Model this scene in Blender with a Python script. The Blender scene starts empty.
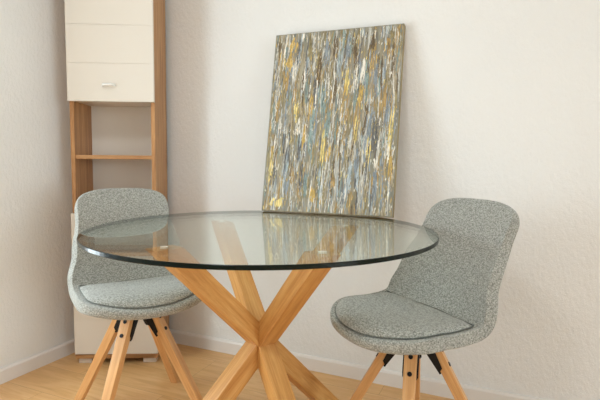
import bpy, bmesh, math, random
from mathutils import Vector, Matrix
random.seed(7)
C = bpy.context.scene.collection
scn = bpy.context.scene
PI = math.pi

# ------------------------------------------------------------------ room frame
WA = math.radians(66.12)
WN = Vector((math.cos(WA), math.sin(WA)))        # into the back wall
WR = Vector((math.sin(WA), -math.cos(WA)))       # to the right along the back wall
BACK, LEFT, RIGHT, FRONT, HIGH = 2.009, -1.985, 4.6, -2.7, 2.5


def W(a, b, z):
    p = WR * a + WN * b
    return Vector((p.x, p.y, z))


ROOM = Matrix(((WR.x, WN.x, 0, 0), (WR.y, WN.y, 0, 0), (0, 0, 1, 0), (0, 0, 0, 1)))

# ------------------------------------------------------------------ materials


def lin(r, g, b):
    f = lambda c: (c / 255 / 12.92) if c / 255 <= .04045 else ((c / 255 + .055) / 1.055) ** 2.4
    return (f(r), f(g), f(b), 1)


class NT:
    def __init__(s, name):
        s.m = bpy.data.materials.new(name)
        s.m.use_nodes = True
        s.t = s.m.node_tree
        s.t.nodes.clear()
        s.out = s.n('ShaderNodeOutputMaterial')

    def n(s, typ, **kw):
        nd = s.t.nodes.new(typ)
        for k, v in kw.items():
            if k.startswith('i_'):
                nd.inputs[k[2:].replace('_', ' ')].default_value = v
            else:
                setattr(nd, k, v)
        return nd

    def l(s, a, b):
        s.t.links.new(a, b)

    def bsdf(s, **kw):
        p = s.n('ShaderNodeBsdfPrincipled')
        for k, v in kw.items():
            p.inputs[k].default_value = v
        s.l(p.outputs[0], s.out.inputs[0])
        return p

    def coord(s, scale=(1, 1, 1), kind='Object'):
        c = s.n('ShaderNodeTexCoord')
        mp = s.n('ShaderNodeMapping')
        mp.inputs['Scale'].default_value = scale
        s.l(c.outputs[kind], mp.inputs[0])
        return mp.outputs[0]

    def noise(s, vec, scale, detail=3, rough=.55, dist=0):
        n = s.n('ShaderNodeTexNoise')
        n.inputs['Scale'].default_value = scale
        n.inputs['Detail'].default_value = detail
        n.inputs['Roughness'].default_value = rough
        n.inputs['Distortion'].default_value = dist
        s.l(vec, n.inputs['Vector'])
        return n.outputs['Fac']

    def ramp(s, fac, stops):
        r = s.n('ShaderNodeValToRGB')
        e = r.color_ramp.elements
        while len(e) < len(stops):
            e.new(.5)
        for i, (p, c) in enumerate(stops):
            e[i].position = p
            e[i].color = c
        s.l(fac, r.inputs[0])
        return r.outputs[0]

    def mix(s, fac, a, b, mode='MIX'):
        m = s.n('ShaderNodeMix', data_type='RGBA', blend_type=mode)
        for i, v in ((0, fac), (6, a), (7, b)):
            if isinstance(v, (int, float, tuple)):
                m.inputs[i].default_value = v
            else:
                s.l(v, m.inputs[i])
        return m.outputs[2]

    def bump(s, h, strength, dist):
        b = s.n('ShaderNodeBump')
        b.inputs['Strength'].default_value = strength
        b.inputs['Distance'].default_value = dist
        s.l(h, b.inputs['Height'])
        return b.outputs[0]


def plain(name, col, rough=.5, metal=0, **kw):
    k = NT(name)
    k.bsdf(**{'Base Color': col, 'Roughness': rough, 'Metallic': metal, **kw})
    return k.m


def wall_mat():
    k = NT('wall_plaster')
    v = k.coord()
    p = k.bsdf(Roughness=.85)
    p.inputs['Specular IOR Level'].default_value = .25
    n1 = k.noise(k.coord((1, 1, .6)), 75, 3, .6)
    n2 = k.noise(v, 260, 2, .6)
    add = k.n('ShaderNodeMath', operation='MULTIPLY_ADD')
    k.l(n2, add.inputs[0])
    add.inputs[1].default_value = .35
    k.l(n1, add.inputs[2])
    k.l(k.ramp(k.noise(v, 1.6, 2), [(.3, lin(231, 230, 227)), (.7, lin(236, 235, 232))]), p.inputs['Base Color'])
    k.l(k.bump(add.outputs[0], .8, .0036), p.inputs['Normal'])
    return k.m


def floor_mat():
    k = NT('oak_laminate')
    v = k.coord()
    p = k.bsdf(Roughness=.3)
    br = k.n('ShaderNodeTexBrick', offset=.37, squash=1)
    k.l(v, br.inputs['Vector'])
    for nme, val in (('Scale', 1), ('Mortar Size', .0009), ('Mortar Smooth', .3), ('Bias', 0),
                     ('Brick Width', 1.28), ('Row Height', .19)):
        br.inputs[nme].default_value = val
    br.inputs['Color1'].default_value = (.2, .2, .2, 1)
    br.inputs['Color2'].default_value = (.8, .8, .8, 1)
    br.inputs['Mortar'].default_value = (.5, .5, .5, 1)
    # every plank takes its own piece of grain
    comb = k.n('ShaderNodeVectorMath', operation='ADD')
    mp = k.coord((2.2, 22, 1))
    k.l(mp, comb.inputs[0])
    sc = k.n('ShaderNodeVectorMath', operation='SCALE')
    k.l(br.outputs['Color'], sc.inputs[0])
    sc.inputs['Scale'].default_value = 9
    k.l(sc.outputs[0], comb.inputs[1])
    g = k.noise(comb.outputs[0], 1.5, 5, .6, 1.2)
    col = k.ramp(g, [(.28, lin(212, 162, 104)), (.5, lin(226, 178, 120)), (.72, lin(234, 190, 136))])
    tone = k.ramp(br.outputs['Color'], [(.1, (.95, .94, .93, 1)), (.9, (1.02, 1.02, 1.01, 1))])
    col = k.mix(1.0, col, tone, 'MULTIPLY')
    col = k.mix(br.outputs['Fac'], col, lin(176, 128, 80))
    k.l(col, p.inputs['Base Color'])
    k.l(k.bump(g, .06, .002), p.inputs['Normal'])
    return k.m


def wood(name, dark, mid, light, along='Z', rough=.42, scale=1.0):
    """Grain that runs along one local axis of the piece."""
    k = NT(name)
    s = {'X': (1.3, 22, 22), 'Y': (22, 1.3, 22), 'Z': (22, 22, 1.3)}[along]
    v = k.coord(tuple(c * scale for c in s))
    p = k.bsdf(Roughness=rough)
    g = k.noise(v, 1.6, 5, .62, .8)
    f = k.noise(v, 9, 3, .7)
    col = k.ramp(g, [(.3, dark), (.5, mid), (.7, light)])
    col = k.mix(k.ramp(f, [(.35, (.35, .35, .35, 1)), (.6, (0, 0, 0, 1))]), col, dark)
    k.l(col, p.inputs['Base Color'])
    k.l(k.bump(f, .12, .001), p.inputs['Normal'])
    return k.m


def fabric(name, dark, mid, light, scale=1.0):
    k = NT(name)
    v = k.coord()
    p = k.bsdf(Roughness=.95)
    p.inputs['Specular IOR Level'].default_value = .15
    p.inputs['Sheen Weight'].default_value = .25
    p.inputs['Sheen Roughness'].default_value = .5
    a = k.noise(k.coord((1, 1, .55)), 330 * scale, 2, .7)
    b = k.noise(k.coord((.5, .5, 1.3)), 300 * scale, 2, .7)
    m = k.n('ShaderNodeMath', operation='ADD')
    k.l(a, m.inputs[0])
    k.l(b, m.inputs[1])
    h = k.n('ShaderNodeMath', operation='MULTIPLY')
    k.l(m.outputs[0], h.inputs[0])
    h.inputs[1].default_value = .5
    col = k.ramp(h.outputs[0], [(.38, dark), (.5, mid), (.62, light)])
    k.l(col, p.inputs['Base Color'])
    k.l(k.bump(h.outputs[0], .7, .0025), p.inputs['Normal'])
    return k.m


def glass_mat():
    """Thin clear float glass: mirror reflection by Fresnel, the rest passes with a faint green tint."""
    k = NT('clear_table_glass')
    geo = k.n('ShaderNodeNewGeometry')
    ior = k.n('ShaderNodeMix', data_type='FLOAT')
    k.l(geo.outputs['Backfacing'], ior.inputs[0])
    ior.inputs[2].default_value = 1.5
    ior.inputs[3].default_value = 1 / 1.5
    fr = k.n('ShaderNodeFresnel')
    k.l(ior.outputs[0], fr.inputs['IOR'])
    tr = k.n('ShaderNodeBsdfTransparent')
    tr.inputs[0].default_value = (.955, .98, .965, 1)
    gl = k.n('ShaderNodeBsdfGlossy')
    gl.inputs['Roughness'].default_value = 0.0
    gl.inputs['Color'].default_value = (.97, 1, .98, 1)
    mx = k.n('ShaderNodeMixShader')
    k.l(fr.outputs[0], mx.inputs[0])
    k.l(tr.outputs[0], mx.inputs[1])
    k.l(gl.outputs[0], mx.inputs[2])
    k.l(mx.outputs[0], k.out.inputs[0])
    return k.m


def pane_mat():
    k = NT('window_pane_glass')
    tr = k.n('ShaderNodeBsdfTransparent')
    gl = k.n('ShaderNodeBsdfGlossy')
    gl.inputs['Roughness'].default_value = 0.02
    mx = k.n('ShaderNodeMixShader')
    mx.inputs[0].default_value = .06
    k.l(tr.outputs[0], mx.inputs[1])
    k.l(gl.outputs[0], mx.inputs[2])
    k.l(mx.outputs[0], k.out.inputs[0])
    return k.m


M = {}
M['wall'] = wall_mat()
M['ceiling'] = plain('ceiling_paint', lin(242, 241, 238), .9)
M['floor'] = floor_mat()
M['white_trim'] = plain('white_baseboard', lin(232, 226, 220), .4)
M['lacquer'] = plain('white_cabinet_lacquer', lin(226, 218, 206), .35)
M['cab_wood_z'] = wood('cabinet_oak_upright', lin(150, 100, 58), lin(186, 137, 88), lin(205, 160, 110), 'Z')
M['cab_wood_x'] = wood('cabinet_oak_level', lin(150, 100, 58), lin(186, 137, 88), lin(205, 160, 110), 'X')
M['steel'] = plain('satin_nickel', (.9, .9, .88, 1), .35, .6)
M['foot_plastic'] = plain('pale_foot_plastic', lin(214, 197, 180), .4)
M['table_wood'] = wood('table_oak', lin(172, 112, 52), lin(205, 150, 84), lin(220, 172, 108), 'Z', .4)
M['chair_wood'] = wood('chair_beech', lin(198, 140, 84), lin(224, 172, 114), lin(234, 192, 140), 'Z', .42)
M['fabric'] = fabric('grey_tweed', lin(112, 112, 105), lin(154, 154, 147), lin(190, 190, 182))
M['piping'] = fabric('dark_piping', lin(84, 86, 80), lin(106, 108, 101), lin(124, 126, 118))
M['black'] = plain('black_metal', (.012, .012, .014, 1), .45, .6)
M['glass'] = glass_mat()
M['rim'] = plain('green_glass_edge', (.004, .010, .008, 1), .18, 0, **{'Specular IOR Level': .2})
M['pad'] = plain('clear_white_pad', lin(240, 238, 230), .3)
M['pane'] = pane_mat()

# ------------------------------------------------------------------ mesh helpers


def obj(name, bm, mats, parent=None, smooth=False):
    me = bpy.data.meshes.new(name)
    bmesh.ops.recalc_face_normals(bm, faces=bm.faces)
    bm.to_mesh(me)
    bm.free()
    for m in (mats if isinstance(mats, (list, tuple)) else [mats]):
        me.materials.append(m)
    if smooth:
        for p in me.polygons:
            p.use_smooth = True
    o = bpy.data.objects.new(name, me)
    C.objects.link(o)
    if parent:
        o.parent = parent
    return o


def thing(name, label, cat, loc=(0, 0, 0), rz=0, group=None):
    o = bpy.data.objects.new(name, None)
    C.objects.link(o)
    o.location = loc
    o.rotation_euler = (0, 0, rz)
    o.empty_display_size = .1
    o['label'] = label
    o['category'] = cat
    if group:
        o['group'] = group
    return o


def box(bm, x0, x1, y0, y1, z0, z1, bev=0, mi=0):
    vs = [bm.verts.new(c) for c in ((x0, y0, z0), (x1, y0, z0), (x1, y1, z0), (x0, y1, z0),
                                    (x0, y0, z1), (x1, y0, z1), (x1, y1, z1), (x0, y1, z1))]
    fs = [bm.faces.new([vs[i] for i in f]) for f in
          ((3, 2, 1, 0), (4, 5, 6, 7), (0, 1, 5, 4), (1, 2, 6, 5), (2, 3, 7, 6), (3, 0, 4, 7))]
    for f in fs:
        f.material_index = mi
    if bev:
        es = list({e for f in fs for e in f.edges})
        bmesh.ops.bevel(bm, geom=es, offset=bev, segments=2, affect='EDGES', profile=.6)


def boxobj(name, dims, mat, parent=None, bev=.0012):
    bm = bmesh.new()
    box(bm, *dims, bev)
    return obj(name, bm, mat, parent)


def cyl(bm, c0, c1, r0, r1=None, n=20, cap=True):
    c0, c1 = Vector(c0), Vector(c1)
    r1 = r0 if r1 is None else r1
    ax = (c1 - c0).normalized()
    q = ax.to_track_quat('Z', 'Y')
    rings = []
    for c, r in ((c0, r0), (c1, r1)):
        rings.append([bm.verts.new(c + q @ Vector((math.cos(t) * r, math.sin(t) * r, 0)))
                      for t in (2 * PI * i / n for i in range(n))])
    for i in range(n):
        j = (i + 1) % n
        bm.faces.new((rings[0][i], rings[0][j], rings[1][j], rings[1][i]))
    if cap:
        bm.faces.new(rings[0][::-1])
        bm.faces.new(rings[1])


def tube(bm, pts, r, n=8, closed=True):
    pts = [Vector(p) for p in pts]
    m = len(pts)
    rings = []
    for i in range(m):
        a = pts[(i - 1) % m] if closed or i else pts[0]
        b = pts[(i + 1) % m] if closed or i < m - 1 else pts[-1]
        t = (b - a).normalized()
        u = t.cross(Vector((0, 0, 1)))
        u = u.normalized() if u.length > 1e-4 else Vector((1, 0, 0))
        w = t.cross(u).normalized()
        rings.append([bm.verts.new(pts[i] + (u * math.cos(k * 2 * PI / n) + w * math.sin(k * 2 * PI / n)) * r)
                      for k in range(n)])
    for i in range(m if closed else m - 1):
        A, B = rings[i], rings[(i + 1) % m]
        for k in range(n):
            bm.faces.new((A[k], A[(k + 1) % n], B[(k + 1) % n], B[k]))
    if not closed:
        bm.faces.new(rings[0][::-1])
        bm.faces.new(rings[-1])


def frame_along(p0, p1, out):
    """Matrix at p0 whose Z runs to p1 and whose X leans towards 'out'."""
    z = (Vector(p1) - Vector(p0)).normalized()
    x = Vector(out) - z * Vector(out).dot(z)
    x.normalize()
    y = z.cross(x)
    m = Matrix((x, y, z)).transposed().to_4x4()
    m.translation = Vector(p0)
    return m


def bar_bm(L, prof0, prof1, bev=.0025, ends=None):
    """Square bar from z=0 to z=L, half sizes prof0 -> prof1 = (hx, hy)."""
    bm = bmesh.new()
    r = []
    for z, (hx, hy) in ((0, prof0), (L, prof1)):
        r.append([bm.verts.new((sx * hx, sy * hy, z)) for sx, sy in ((-1, -1), (1, -1), (1, 1), (-1, 1))])
    bm.faces.new(r[0][::-1])
    bm.faces.new(r[1])
    for i in range(4):
        j = (i + 1) % 4
        bm.faces.new((r[0][i], r[0][j], r[1][j], r[1][i]))
    bmesh.ops.bevel(bm, geom=list(bm.edges), offset=bev, segments=2, affect='EDGES', profile=.6)
    return bm


def cut_level(bm, mat, z, above=True):
    """Trim a bar so that its end lies in a level plane at height z (in its parent's space)."""
    n = (mat.to_3x3().inverted() @ Vector((0, 0, 1))).normalized()
    p = mat.inverted() @ Vector((mat.translation.x, mat.translation.y, z))
    g = list(bm.verts) + list(bm.edges) + list(bm.faces)
    bmesh.ops.bisect_plane(bm, geom=g, plane_co=p, plane_no=n, clear_outer=above, clear_inner=not above)
    edges = [e for e in bm.edges if e.is_boundary]
    bmesh.ops.holes_fill(bm, edges=edges, sides=0)


# ------------------------------------------------------------------ setting
def structure(name, bm, mats, smooth=False):
    o = obj(name, bm, mats, None, smooth)
    o.matrix_world = ROOM
    o['kind'] = 'structure'
    return o


T = .18
bm = bmesh.new(); box(bm, LEFT - T, RIGHT + T, FRONT - T, BACK + T, -.12, 0); structure('floor', bm, M['floor'])
bm = bmesh.new(); box(bm, LEFT - T, RIGHT + T, FRONT - T, BACK + T, HIGH, HIGH + .15); structure('ceiling', bm, M['ceiling'])
bm = bmesh.new(); box(bm, LEFT - T, RIGHT + T, BACK, BACK + T, 0, HIGH); structure('wall_back', bm, M['wall'])


def wall_with_hole(name, place, lo, hi, h0, h1, z0, z1):
    bm = bmesh.new()
    for (s0, s1, q0, q1) in ((lo, h0, 0, HIGH), (h1, hi, 0, HIGH), (h0, h1, 0, z0), (h0, h1, z1, HIGH)):
        if s1 > s0 and q1 > q0:
            box(bm, *place(s0, s1), q0, q1)
    return structure(name, bm, M['wall'])


# tall glazed balcony door in the left wall, just out of the picture, and a window behind the camera
WIN1 = (.05, 1.03, .38, 1.66)
WIN2 = (.4, 2.4, .8, 2.3)
ADDED_WIN = (-2.0, .6, .1, 2.25)  # unseen opening in the right wall, added to brighten the left wall
wall_with_hole('wall_left', lambda a, b: (LEFT - T, LEFT, a, b), FRONT, BACK, *WIN1)
wall_with_hole('wall_right', lambda a, b: (RIGHT, RIGHT + T, a, b), FRONT, BACK, *ADDED_WIN)
wall_with_hole('wall_front', lambda a, b: (a, b, FRONT - T, FRONT), LEFT, RIGHT, *WIN2)


def window(name, side, h0, h1, z0, z1):
    root = bpy.data.objects.new(name, None)
    C.objects.link(root)
    root['kind'] = 'structure'
    root.matrix_world = ROOM
    if side == 'left':
        P = lambda s0, s1, d0, d1: (LEFT - d1, LEFT - d0, s0, s1)
    elif side == 'right':
        P = lambda s0, s1, d0, d1: (RIGHT + d0, RIGHT + d1, s0, s1)
    else:
        P = lambda s0, s1, d0, d1: (s0, s1, FRONT - d1, FRONT - d0)
    w = .06
    mid = (h0 + h1) / 2
    bm = bmesh.new()
    box(bm, *P(h0, h0 + w, .06, .12), z0, z1)
    box(bm, *P(h1 - w, h1, .06, .12), z0, z1)
    box(bm, *P(h0 + w, h1 - w, .06, .12), z0, z0 + w)
    box(bm, *P(h0 + w, h1 - w, .06, .12), z1 - w, z1)
    box(bm, *P(mid - w / 2, mid + w / 2, .06, .12), z0 + w, z1 - w)
    obj('window_frame', bm, M['white_trim'], root)
    for s0, s1 in ((h0 + w, mid - w / 2), (mid + w / 2, h1 - w)):
        bm = bmesh.new()
        box(bm, *P(s0, s1, .085, .095), z0 + w, z1 - w)
        obj('pane', bm, M['pane'], root)


window('window_1', 'left', *WIN1)
window('window_2', 'front', *WIN2)
window('added_window', 'right', *ADDED_WIN)

BH, BT = .066, .012


def baseboard(name, a0, b0, a1, b1, n):
    """Profile with a rounded top run from (a0,b0) to (a1,b1); n = inward normal in room axes."""
    prof = [(0, 0), (BT, 0), (BT, BH - .010), (BT - .003, BH - .004), (BT - .007, BH), (0, BH)]
    bm = bmesh.new()
    r = [[bm.verts.new((a + n[0] * d, b + n[1] * d, z)) for d, z in prof] for a, b in ((a0, b0), (a1, b1))]
    k = len(prof)
    for i in range(k):
        j = (i + 1) % k
        bm.faces.new((r[0][i], r[0][j], r[1][j], r[1][i]))
    bm.faces.new(r[0][::-1]); bm.faces.new(r[1])
    structure(name, bm, M['white_trim'])


baseboard('baseboard_back', LEFT + BT, BACK, RIGHT, BACK, (0, -1))
baseboard('baseboard_left', LEFT, WIN1[1], LEFT, BACK, (1, 0))
baseboard('baseboard_right', RIGHT, FRONT, RIGHT, BACK - BT, (-1, 0))

# ------------------------------------------------------------------ tall cabinet in the corner
KX, KY, KW, KYAW = -1.0561, 2.2, .3854, .0509
cab = thing('tall_cabinet', 'narrow tall oak and white cabinet with an open niche, standing in the room corner', 'cabinet',
            (KX, KY, 0), KYAW)
DT, KD, PT = .018, .258, .018
ZB, Z1, Z2, ZT = .048, .7176, 1.2306, 1.91
cz, cx = M['cab_wood_z'], M['cab_wood_x']
for x0 in (0.001, KW - PT - .001):
    boxobj('side_panel', (x0, x0 + PT, DT, KD, .026, ZT), cz, cab)
xi0, xi1 = .001 + PT, KW - PT - .001
boxobj('plinth_panel', (xi0, xi1, .001, KD, .026, .044), cx, cab)
boxobj('plinth_front', (.001, KW - .001, .001, DT, .026, .0455), cx, cab)
boxobj('top_panel', (xi0, xi1, DT, KD, ZT - PT, ZT), cx, cab)
boxobj('shelf', (xi0, xi1, DT + .006, KD - .03, .9695, .9875), cx, cab)
boxobj('shelf', (xi0, xi1, DT, KD - .03, Z1 - PT, Z1), cx, cab)
boxobj('niche_ceiling', (xi0, xi1, DT, KD - .03, Z2, Z2 + PT), M['lacquer'], cab)
boxobj('back_panel', (xi0, xi1, KD - .028, KD - .022, .044, ZT - PT), M['lacquer'], cab, 0)


def grooved_door(z0, z1, step):
    bm = bmesh.new()
    box(bm, 0, KW, .002, DT - .001, z0, z1)
    n = round((z1 - z0) / step)
    for i in range(n):
        a = z0 + (z1 - z0) * i / n + (.0009 if i else 0)
        b = z0 + (z1 - z0) * (i + 1) / n - (.0009 if i < n - 1 else 0)
        box(bm, 0, KW, 0, .0021, a, b, .0005)
    return obj('door', bm, M['lacquer'], cab)


def bow_handle(door, xc, zc):
    bm = bmesh.new()
    hw = .031
    pts = []
    for i in range(15):
        t = -1 + 2 * i / 14
        pts.append((xc + hw * t, -.021 + .021 * abs(t) ** 5, zc))
    r = .0065
    rings = []
    for i, p in enumerate(pts):
        rings.append([bm.verts.new((p[0], p[1] + math.cos(k * PI / 4) * .0035, p[2] + math.sin(k * PI / 4) * r))
                      for k in range(8)])
    for A, B in zip(rings, rings[1:]):
        for k in range(8):
            bm.faces.new((A[k], A[(k + 1) % 8], B[(k + 1) % 8], B[k]))
    bm.faces.new(rings[0][::-1]); bm.faces.new(rings[-1])
    h = obj('handle', bm, M['steel'], door, True)
    h['label'] = 'small metal bow handle'


d_up = grooved_door(Z2, ZT, .1697)
bow_handle(d_up, .186, 1.303)
d_low = grooved_door(ZB, Z1, .1674)
bow_handle(d_low, .186, .645)
for fx in (.012, KW - .072):
    for fy in (.012, KD - .06):
        boxobj('foot', (fx, fx + .06, fy, fy + .05, 0, .026), M['foot_plastic'], cab, .003)

# ------------------------------------------------------------------ glass table
TX, TY, TR, TZ = -.1200, 1.5592, .554, .75
table = thing('round_glass_table', 'round clear glass dining table on crossed oak beams', 'table', (TX, TY, 0))
GT = .012
bm = bmesh.new()
N = 160
prof = [(TR - .0015, TZ), (TR, TZ - .0015), (TR, TZ - GT + .0015), (TR - .0015, TZ - GT)]
rings = [[bm.verts.new((r * math.cos(2 * PI * i / N), r * math.sin(2 * PI * i / N), z)) for i in range(N)] for r, z in prof]
bm.faces.new(rings[0])
bm.faces.new(rings[-1][::-1])
for A, B in zip(rings, rings[1:]):
    for i in range(N):
        f = bm.faces.new((A[i], A[(i + 1) % N], B[(i + 1) % N], B[i]))
        f.material_index = 1
gtop = obj('glass_top', bm, [M['glass'], M['rim']], table)
gtop['label'] = 'clear glass disc with a dark green polished edge'

BC = Vector((-.0001, -.026, 0))
R1, R2 = .354, .384
ZTOP = TZ - GT - .004
for deg in (226.5, 120.5, 300.5, 36):
    a = math.radians(deg)
    e = Vector((math.cos(a), math.sin(a), 0))
    top = BC + e * R1 + Vector((0, 0, ZTOP))
    bot = BC - e * R2
    d = (top - bot).normalized()
    A, B = bot - d * .12, top + d * .12
    mat = frame_along(A, B, e)
    b = bar_bm((B - A).length, (.030, .030), (.030, .030), .0018)
    cut_level(b, mat, ZTOP, True)
    cut_level(b, mat, 0, False)
    o = obj('leg', b, M['table_wood'], table)
    o.matrix_local = mat
    pb = bmesh.new()
    cyl(pb, top - Vector((0, 0, .0005)), top + Vector((0, 0, .0042)), .011, .011, 24)
    po = obj('pad', pb, M['pad'], table)
    po['label'] = 'small pale round pad under the glass'

# ------------------------------------------------------------------ painting on the table


def painting():
    PW_, PH, TH = .566, .783, .03
    yaw, lean = -.380, .1829
    root = thing('abstract_painting', 'large unframed abstract canvas of gold, grey and blue vertical strokes leaning on the wall', 'painting',
                 (-.1660, 2.0600, TZ + .0060))
    root.rotation_euler = (-lean, 0, yaw)
    # olive ground, worked with streaks
    k = NT('painted_canvas')
    p = k.bsdf(Roughness=.5)
    v = k.coord((26, 26, 3.2))
    n1 = k.noise(v, 1.0, 5, .65, .4)
    v2 = k.coord((60, 60, 9))
    n2 = k.noise(v2, 1.0, 4, .65, .6)
    col = k.ramp(n1, [(.26, lin(96, 84, 62)), (.4, lin(134, 122, 92)), (.5, lin(128, 132, 128)), (.6, lin(158, 146, 112)),
                      (.72, lin(176, 174, 166))])
    c2 = k.ramp(n2, [(.3, lin(92, 92, 88)), (.5, lin(142, 132, 104)), (.7, lin(190, 184, 168))])
    col = k.mix(.45, col, c2)
    k.l(col, p.inputs['Base Color'])
    k.l(k.bump(n2, .5, .004), p.inputs['Normal'])
    ground = k.m
    edge = NT('olive_canvas_edge')
    pe = edge.bsdf(Roughness=.6)
    ne = edge.noise(edge.coord((18, 18, 5)), 1, 4, .6)
    edge.l(edge.ramp(ne, [(.3, lin(128, 114, 78)), (.7, lin(166, 150, 108))]), pe.inputs['Base Color'])
    bm = bmesh.new()
    box(bm, 0, PW_, 0, TH, 0, PH, .002)
    for f in bm.faces:
        f.material_index = 0 if f.calc_center_median().y < .001 else 1
    obj('canvas', bm, [ground, edge.m], root)
    # bars of the stretcher, seen only from behind
    # impasto strokes
    pal = [('grey_blue_paint', (138, 147, 152), .5), ('slate_paint', (104, 104, 102), .5), ('teal_paint', (134, 152, 146), .5),
           ('pale_grey_paint', (192, 189, 178), .45), ('white_paint', (228, 222, 208), .45), ('olive_paint', (150, 136, 96), .5),
           ('umber_paint', (110, 92, 64), .5), ('ochre_paint', (172, 142, 88), .42), ('gold_paint', (204, 170, 92), .35),
           ('taupe_paint', (166, 153, 128), .5), ('bright_gold_paint', (230, 206, 130), .35), ('light_blue_paint', (172, 182, 184), .5)]
    mats = []
    for nm, c, rg in pal:
        kk = NT(nm)
        pp = kk.bsdf(Roughness=rg)
        nn = kk.noise(kk.coord((150, 150, 28)), 1, 3, .6)
        lo = tuple(x * .72 for x in c)
        hi = tuple(min(255, x * 1.12) for x in c)
        kk.l(kk.ramp(nn, [(.3, lin(*lo)), (.65, lin(*hi))]), pp.inputs['Base Color'])
        kk.l(kk.bump(nn, .7, .003), pp.inputs['Normal'])
        mats.append(kk.m)
    bm = bmesh.new()
    rnd = random.Random(11)

    def stroke(x, z, w, h, mi, lift, tilt=0.0, rag=.35):
        n = max(5, int(h / .006))
        L, R_ = [], []
        dx = rnd.uniform(-.3, .3) * w
        for i in range(n + 1):
            t = i / n
            env = min(1, (min(t, 1 - t) * 5 + .15))
            a = env * (1 + rnd.uniform(-rag, rag))
            b = env * (1 + rnd.uniform(-rag, rag))
            cxn = x + tilt * (t - .5) * h + dx * math.sin(t * 5)
            zz = z + (t - .5) * h
            xl = min(max(cxn - w / 2 * a, .004), PW_ - .004)
            xr = min(max(cxn + w / 2 * b, .004), PW_ - .004)
            zz = min(max(zz, .004), PH - .004)
            L.append((xl, zz)); R_.append((xr, zz))
        rows = []
        for (xl, zz), (xr, _) in zip(L, R_):
            xr = max(xr, xl + .0006)
            m = (xl + xr) / 2
            rows.append([bm.verts.new((xl, .0003, zz)), bm.verts.new((m, -lift * rnd.uniform(.6, 1.3), zz)), bm.verts.new((xr, .0003, zz))])
        for A, B in zip(rows, rows[1:]):
            if (B[0].co - A[0].co).length < 1e-5:
                continue
            for q in range(2):
                f = bm.faces.new((A[q], A[q + 1], B[q + 1], B[q]))
                f.material_index = mi
                f.smooth = True

    W1 = [0, 0, 1, 2, 3, 3, 3, 5, 5, 5, 5, 6, 9, 9, 9, 9, 7, 7, 11, 4]
    for i in range(520):
        stroke(rnd.uniform(0, PW_), rnd.uniform(0, PH), rnd.uniform(.005, .015), rnd.uniform(.06, .2), rnd.choice(W1),
               rnd.uniform(.0006, .0014), rnd.uniform(-.06, .10))
    for i in range(620):
        stroke(rnd.uniform(0, PW_), rnd.uniform(0, PH), rnd.uniform(.003, .006), rnd.uniform(.02, .08),
               rnd.choice([4, 4, 3, 3, 9, 6, 1, 0, 2, 11, 7, 8]), rnd.uniform(.0010, .0020), rnd.uniform(-.08, .14), .5)
    # the marks one notices: (x across 0..1, height 0..1, width m, length m, paint)
    for fx, fz, w, h, mi in MARKS:
        for q in range(6):
            stroke(fx * PW_ + rnd.uniform(-.4, .4) * w, fz * PH + rnd.uniform(-.25, .25) * h, w * rnd.uniform(.2, .5), h * rnd.uniform(.4, 1),
                   mi, rnd.uniform(.0016, .0026), .04, .45)
    for i in range(700):
        stroke(rnd.uniform(0, PW_), rnd.uniform(0, PH), rnd.uniform(.002, .005), rnd.uniform(.008, .03),
               rnd.choice([4, 4, 4, 3, 10, 8]), rnd.uniform(.0014, .0024), rnd.uniform(-.3, .3), .7)
    pl = obj('paint_strokes', bm, mats, root)
    bm = bmesh.new()
    s = .035
    box(bm, .004, s, TH - .0005, TH + .006, .004, PH - .004)
    box(bm, PW_ - s, PW_ - .004, TH - .0005, TH + .006, .004, PH - .004)
    box(bm, s, PW_ - s, TH - .0005, TH + .006, .004, s)
    box(bm, s, PW_ - s, TH - .0005, TH + .006, PH - s, PH - .004)
    obj('stretcher_frame', bm, M['chair_wood'], root)


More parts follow.
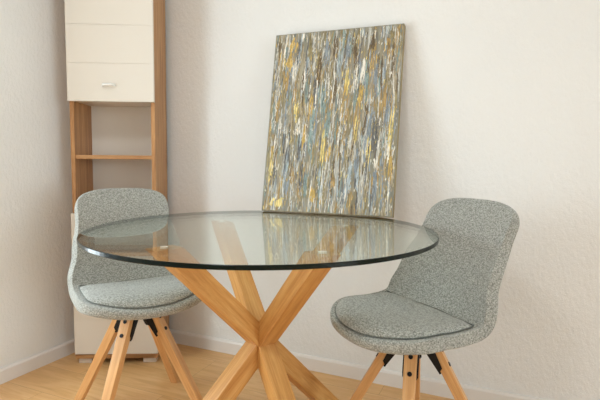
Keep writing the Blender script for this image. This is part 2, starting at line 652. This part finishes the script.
G, BG, OC, TE, GB, SL, WH, UM, PG, LB = 8, 10, 7, 2, 0, 1, 4, 6, 3, 11
MARKS = [
    (.16, .93, .035, .06, G), (.14, .84, .03, .09, G), (.12, .73, .03, .08, OC), (.60, .71, .022, .10, BG), (.60, .66, .018, .06, G),
    (.90, .89, .02, .07, OC), (.88, .60, .03, .13, OC), (.34, .56, .02, .10, G), (.21, .55, .025, .08, BG), (.62, .53, .02, .06, OC),
    (.72, .62, .02, .08, G), (.46, .36, .02, .13, BG), (.50, .30, .02, .08, G), (.70, .44, .012, .10, BG), (.80, .33, .02, .10, BG),
    (.05, .24, .022, .12, BG), (.05, .32, .016, .08, G), (.40, .08, .03, .07, G), (.24, .20, .02, .08, OC), (.95, .42, .016, .18, BG),
    (.96, .25, .014, .14, G), (.12, .05, .05, .04, BG), (.55, .15, .02, .06, OC), (.30, .40, .016, .10, G), (.56, .45, .014, .08, OC),
    (.43, .85, .02, .16, GB), (.54, .80, .02, .2, LB), (.60, .87, .02, .15, GB), (.82, .70, .02, .16, GB), (.92, .55, .02, .14, GB),
    (.30, .66, .016, .12, TE), (.44, .58, .02, .14, TE), (.48, .48, .02, .16, TE), (.36, .42, .025, .22, TE), (.68, .62, .016, .12, TE),
    (.76, .66, .014, .12, TE), (.55, .42, .018, .14, TE), (.84, .42, .022, .14, SL), (.80, .48, .02, .14, GB), (.72, .28, .02, .12, GB),
    (.66, .18, .03, .16, LB), (.76, .14, .03, .14, PG), (.86, .16, .02, .14, GB), (.58, .20, .02, .14, PG), (.14, .38, .014, .10, SL),
    (.16, .28, .016, .10, SL), (.30, .20, .016, .12, SL), (.27, .33, .016, .12, SL), (.08, .2, .014, .1, SL), (.34, .15, .02, .1, TE),
    (.72, .78, .02, .12, WH), (.68, .72, .018, .1, WH), (.18, .78, .018, .1, WH), (.10, .47, .02, .08, WH), (.24, .46, .02, .08, WH),
    (.86, .30, .016, .1, WH), (.93, .35, .02, .1, WH), (.50, .90, .02, .1, UM), (.66, .86, .02, .12, UM), (.38, .78, .02, .14, UM),
    (.52, .66, .014, .14, UM), (.04, .92, .02, .1, UM), (.78, .90, .018, .12, UM), (.30, .9, .02, .14, 5), (.92, .94, .02, .06, 5),
]
painting()

# ------------------------------------------------------------------ upholstered chairs
ZS, FF, FJ, PHI, LB, BOW, DIP = .4809, .2433, -.0964, .4145, .3417, .0017, -.0013
HW = dict(w0=.2008, w1=.2205, wj=.2200, wj2=.1960, wb=.1775, wt=.1785)
WRAP = dict(f=.0206, j=.0405, j2=.0426, b=.0201, t=.010)
INSET, LFC, LTC, DF, DTOP, THICK = .023, .021, -.063, .1568, .095, .036


def profile():
    """Centre line of the shell's inner face, (forward, height), from the front lip to the top of the back."""
    S = FF - FJ
    pts = [(FF, ZS - .016), (FF - .025, ZS - .003), (FJ + .78 * S, ZS + .004), (FJ + .55 * S, ZS + .001 - DIP * .5),
           (FJ + .3 * S, ZS - .005 - DIP), (FJ + .10 * S, ZS - .004 - DIP * .5), (FJ - .006, ZS + .014)]
    for t in (0, .18, .4, .65, .87, 1):
        u = BOW * 4 * t * (1 - t)
        pts.append((FJ - .036 - math.sin(PHI) * LB * t + math.cos(PHI) * u, ZS + .06 + math.cos(PHI) * LB * t + math.sin(PHI) * u))
    return pts


def catmull(P, n):
    out = []
    for i in range(len(P) - 1):
        p0 = P[max(i - 1, 0)]; p1 = P[i]; p2 = P[i + 1]; p3 = P[min(i + 2, len(P) - 1)]
        for k in range(n):
            t = k / n
            out.append(tuple(.5 * (2 * b + (c - a) * t + (2 * a - 5 * b + 4 * c - d) * t * t + (-a + 3 * b - 3 * c + d) * t ** 3)
                             for a, b, c, d in zip(p0, p1, p2, p3)))
    out.append(P[-1])
    return out


CURVE = catmull(profile(), 12)
ARC = [0]
for a, b in zip(CURVE, CURVE[1:]):
    ARC.append(ARC[-1] + math.dist(a, b))
LTOT = ARC[-1]
LJ = next(L for L, c in zip(ARC, CURVE) if c[0] < FJ - .02)       # where seat turns into back


def on_curve(L):
    L = min(max(L, 0), LTOT)
    i = 0
    while i < len(ARC) - 2 and ARC[i + 1] < L:
        i += 1
    t = (L - ARC[i]) / (ARC[i + 1] - ARC[i])
    a, b = CURVE[i], CURVE[i + 1]
    p = (a[0] + (b[0] - a[0]) * t, a[1] + (b[1] - a[1]) * t)
    j0, j1 = max(i - 3, 0), min(i + 4, len(CURVE) - 1)
    tx, tz = CURVE[j1][0] - CURVE[j0][0], CURVE[j1][1] - CURVE[j0][1]
    s = math.hypot(tx, tz)
    return p, (tz / s, -tx / s)                       # normal towards the sitter


def lerp_table(tab, x):
    for (x0, y0), (x1, y1) in zip(tab, tab[1:]):
        if x <= x1:
            t = max(0, (x - x0) / (x1 - x0))
            t = t * t * (3 - 2 * t)
            return y0 + (y1 - y0) * t
    return tab[-1][1]


HALF = [(0, HW['w0']), (.12, HW['w1']), (.26, (HW['w1'] + HW['wj']) / 2), (LJ, HW['wj']), (LJ + .10, HW['wj2']), (LJ + .25, HW['wb']),
        (LTOT - .03, HW['wt']), (LTOT, HW['wt'] - .006)]
CUP = [(0, .006), (.2, WRAP['f']), (LJ - .04, WRAP['j'] * .75), (LJ + .03, WRAP['j']), (LJ + .11, WRAP['j2']), (LJ + .23, WRAP['b']),
       (LTOT, WRAP['t'])]


def shell_point(a, L, lift=0.0, inset=0.0):
    (f, z), (nf, nz) = on_curve(L)
    h = lerp_table(HALF, L)
    x = a * (h - inset)
    c = lerp_table(CUP, L) * (abs(x) / h) ** 2.4 + lift
    return Vector((x, -(f + nf * c), z + nz * c))     # local -Y is forward


def row_L(Lb, a, df, dtop, lf, lt):
    s0 = max(0, 1 - (Lb - lf) / (2.1 * df)) if df else 0
    s1 = max(0, 1 - (lt - Lb) / (2.4 * dtop)) if dtop else 0
    a = min(abs(a), 1)
    return Lb + s0 ** 1.3 * df * (1 - (1 - a ** 2.3) ** (1 / 2.3)) - s1 ** 1.2 * dtop * (1 - (1 - a ** 3) ** (1 / 3))


def make_chair(name, label, group):
    root = thing(name, label, 'chair', group=group)
    # shell
    bm = bmesh.new()
    NU, NV = 20, 34
    AS = [math.sin(PI / 2 * (-1 + 2 * i / NU)) for i in range(NU + 1)]
    TH = THICK
    grid = []
    for j in range(NV + 1):
        Lb = LTOT * j / NV
        grid.append([shell_point(a, row_L(Lb, a, DF, DTOP, 0, LTOT)) for a in AS])
    inner = [[bm.verts.new(p) for p in r] for r in grid]
    for j in range(NV):
        for i in range(NU):
            bm.faces.new((inner[j][i], inner[j][i + 1], inner[j + 1][i + 1], inner[j + 1][i]))
    sh = obj('shell', bm, M['fabric'], root, True)
    sh['label'] = 'grey tweed bucket of seat and back'
    # thicken away from the sitter
    me = sh.data
    up = me.polygons[len(me.polygons) // 4].normal
    md = sh.modifiers.new('thick', 'SOLIDIFY')
    md.thickness = TH
    md.offset = -.58 if up.z > 0 else .58
    md.use_even_offset = False
    sb = sh.modifiers.new('soft', 'SUBSURF')
    sb.levels = sb.render_levels = 2
    # cushion
    lf, lt = LFC, LJ + .012 + LTC

    def cush(a, t, lift):
        Lb = lf + (lt - lf) * t
        bow = .022 * t ** 2 * (1 - a * a)
        L = row_L(Lb, a, DF - .02, 0, lf, lt) + bow - .02 * t ** 3 * a * a
        return shell_point(a, L, lift + .008, INSET)
    bm = bmesh.new()
    n = 24
    rows = []
    for j in range(n + 1):
        t = .5 - .5 * math.cos(PI * j / n)
        r = []
        for i in range(n + 1):
            a = math.sin(PI / 2 * (-1 + 2 * i / n))
            ed = max(abs(a), abs(2 * t - 1))
            ee = (1 - abs(a) ** 5) * (1 - abs(2 * t - 1) ** 7)
            r.append(bm.verts.new(cush(a, t, .001 + .024 * max(ee, 0) ** .5)))
        rows.append(r)
    for j in range(n):
        for i in range(n):
            bm.faces.new((rows[j][i], rows[j][i + 1], rows[j + 1][i + 1], rows[j + 1][i]))
    cu = obj('seat_cushion', bm, M['fabric'], root, True)
    # piping round the cushion
    bm = bmesh.new()
    loop = []
    m = 30
    aa = [math.sin(PI / 2 * (-1 + 2 * i / m)) for i in range(m + 1)]
    loop += [cush(a, 0, .003) for a in aa]
    loop += [cush(1, i / 16, .003) for i in range(1, 16)]
    loop += [cush(a, 1, .007) for a in aa[::-1]]
    loop += [cush(-1, 1 - i / 16, .003) for i in range(1, 16)]
    tube(bm, loop, .0021, 8)
    pi_ = obj('piping', bm, M['piping'], root, True)
    pi_['label'] = 'dark seam piping round the seat cushion'
    # swivel plate
    bm = bmesh.new()
    box(bm, -.075, .075, -.0635, .0865, .4305, .4375, .001)
    br = obj('bracket', bm, M['black'], root)
    br['label'] = 'black steel bracket under the seat'
    # legs
    RT, RF, ZL, OFF = .048, .281, .430, Vector((0, .0115, 0))
    for k in range(4):
        a = PI / 4 + k * PI / 2
        e = Vector((math.cos(a), math.sin(a), 0))
        top = OFF + e * RT + Vector((0, 0, ZL))
        bot = OFF + e * RF
        d = (top - bot).normalized()
        A, B = bot - d * .06, top + d * .05
        mat = frame_along(A, B, e)
        b = bar_bm((B - A).length, (.014, .014), (.0165, .0200), .002)
        cut_level(b, mat, ZL, True)
        cut_level(b, mat, 0, False)
        o = obj('leg', b, M['chair_wood'], root)
        o.matrix_local = mat
        LL = (B - A).length
        for dz in (.104, .153):
            bb = bmesh.new()
            z = LL - dz
            cyl(bb, (.0150, 0, z), (.0185, 0, z), .0075, .0065, 18)
            bo = obj('bolt', bb, M['black'], o)
            bo['label'] = 'black bolt head'
        # black flanges that hold the leg
        bb = bmesh.new()
        box(bb, -.022, -.016, -.021, .021, LL - .165, LL - .055, .001)
        for s in (-1, 1):
            y0, y1 = sorted((s * .0205, s * .0235))
            vs = []
            for y in (y0, y1):
                vs.append([bb.verts.new((x, y, z)) for x, z in ((-.032, LL - .062), (.000, LL - .062), (-.006, LL - .150), (-.021, LL - .160))])
            bb.faces.new(vs[0][::-1]); bb.faces.new(vs[1])
            for q in range(4):
                w = (q + 1) % 4
                bb.faces.new((vs[0][q], vs[0][w], vs[1][w], vs[1][q]))
        fo = obj('leg_flange', bb, M['black'], root)
        fo.matrix_local = mat
        fo['label'] = 'black steel flange along the leg'
    return root


def dup(src, label):
    r = src.copy()
    C.objects.link(r)
    r['label'] = label
    for ch in src.children:
        c = ch.copy()
        C.objects.link(c)
        c.parent = r
        for g in ch.children:
            d = g.copy()
            C.objects.link(d)
            d.parent = c
    return r


bpy.context.view_layer.update()
chair = make_chair('dining_chair', 'grey tweed bucket chair right of the glass table by the bare wall',
                   'upholstered chairs at the glass table')
bpy.context.view_layer.update()
chair2 = dup(chair, 'grey tweed bucket chair in front of the tall corner cabinet, left of the glass table')


def put(o, x, y, heading):
    o.location = (x, y, 0)
    o.rotation_euler = (0, 0, math.radians(heading + 90))


put(chair, .3520, 1.4714, 207.5)
put(chair2, -.596, 1.7525, 301.97)

# ------------------------------------------------------------------ light: daylight through left and front windows, plus added right and ceiling fill


def area_light(name, loc, aim, sx, sy, power, col):
    ld = bpy.data.lights.new(name, 'AREA')
    ld.shape = 'RECTANGLE'
    ld.size, ld.size_y = sx, sy
    ld.energy = power
    ld.color = col
    o = bpy.data.objects.new(name, ld)
    C.objects.link(o)
    o.location = loc
    o.rotation_euler = (Vector(aim) - Vector(loc)).to_track_quat('-Z', 'Z').to_euler()
    return o


c1 = (WIN1[0] + WIN1[1]) / 2
area_light('daylight_and_fill', W(LEFT - .17, c1, 1.02), W(LEFT + 1, c1, 1.02), .9, 1.2, 44, (.80, .935, 1))
c2 = (WIN2[0] + WIN2[1]) / 2
area_light('daylight_and_fill', W(c2, FRONT - .17, 1.55), W(c2, FRONT + 1, 1.55), 1.9, 1.4, 4, (.72, .93, 1))

c3 = (ADDED_WIN[0] + ADDED_WIN[1]) / 2
area_light('daylight_and_fill', W(RIGHT + .17, c3, 1.15), W(RIGHT - 1, c3, 1.15), 2.5, 2.05, 132, (.80, .935, 1))  # fill from the added right window, aimed across at the left wall
area_light('ceiling_fill', W(-.75, .1, 2.46), W(-.75, .1, 0), .5, .5, 15, (.92, .97, 1))  # added fill light below the ceiling, no fixture belongs to it

w = bpy.data.worlds.new('sky')
scn.world = w
w.use_nodes = True
bg = w.node_tree.nodes['Background']
bg.inputs[0].default_value = (.82, .9, 1, 1)
bg.inputs[1].default_value = 1.0

# ------------------------------------------------------------------ camera
cd = bpy.data.cameras.new('camera')
cam = bpy.data.objects.new('camera', cd)
C.objects.link(cam)
cd.sensor_fit = 'HORIZONTAL'
cd.sensor_width = 36
cd.lens = 480.2 / 600 * 36
cd.clip_start = .02
pitch, roll, hgt = .0830, .0100, .9737
F = Vector((0, math.cos(pitch), -math.sin(pitch)))
R0 = Vector((1, 0, 0))
U0 = R0.cross(F)
Rr = R0 * math.cos(roll) + U0 * math.sin(roll)
Ur = -R0 * math.sin(roll) + U0 * math.cos(roll)
mm = Matrix((Rr, Ur, -F)).transposed().to_4x4()
mm.translation = Vector((0, 0, hgt))
cam.matrix_world = mm
scn.camera = cam

vs = scn.view_settings
vs.view_transform = 'Standard'
vs.look = 'None'
vs.exposure = .03
vs.gamma = 1
vs.use_curve_mapping = False
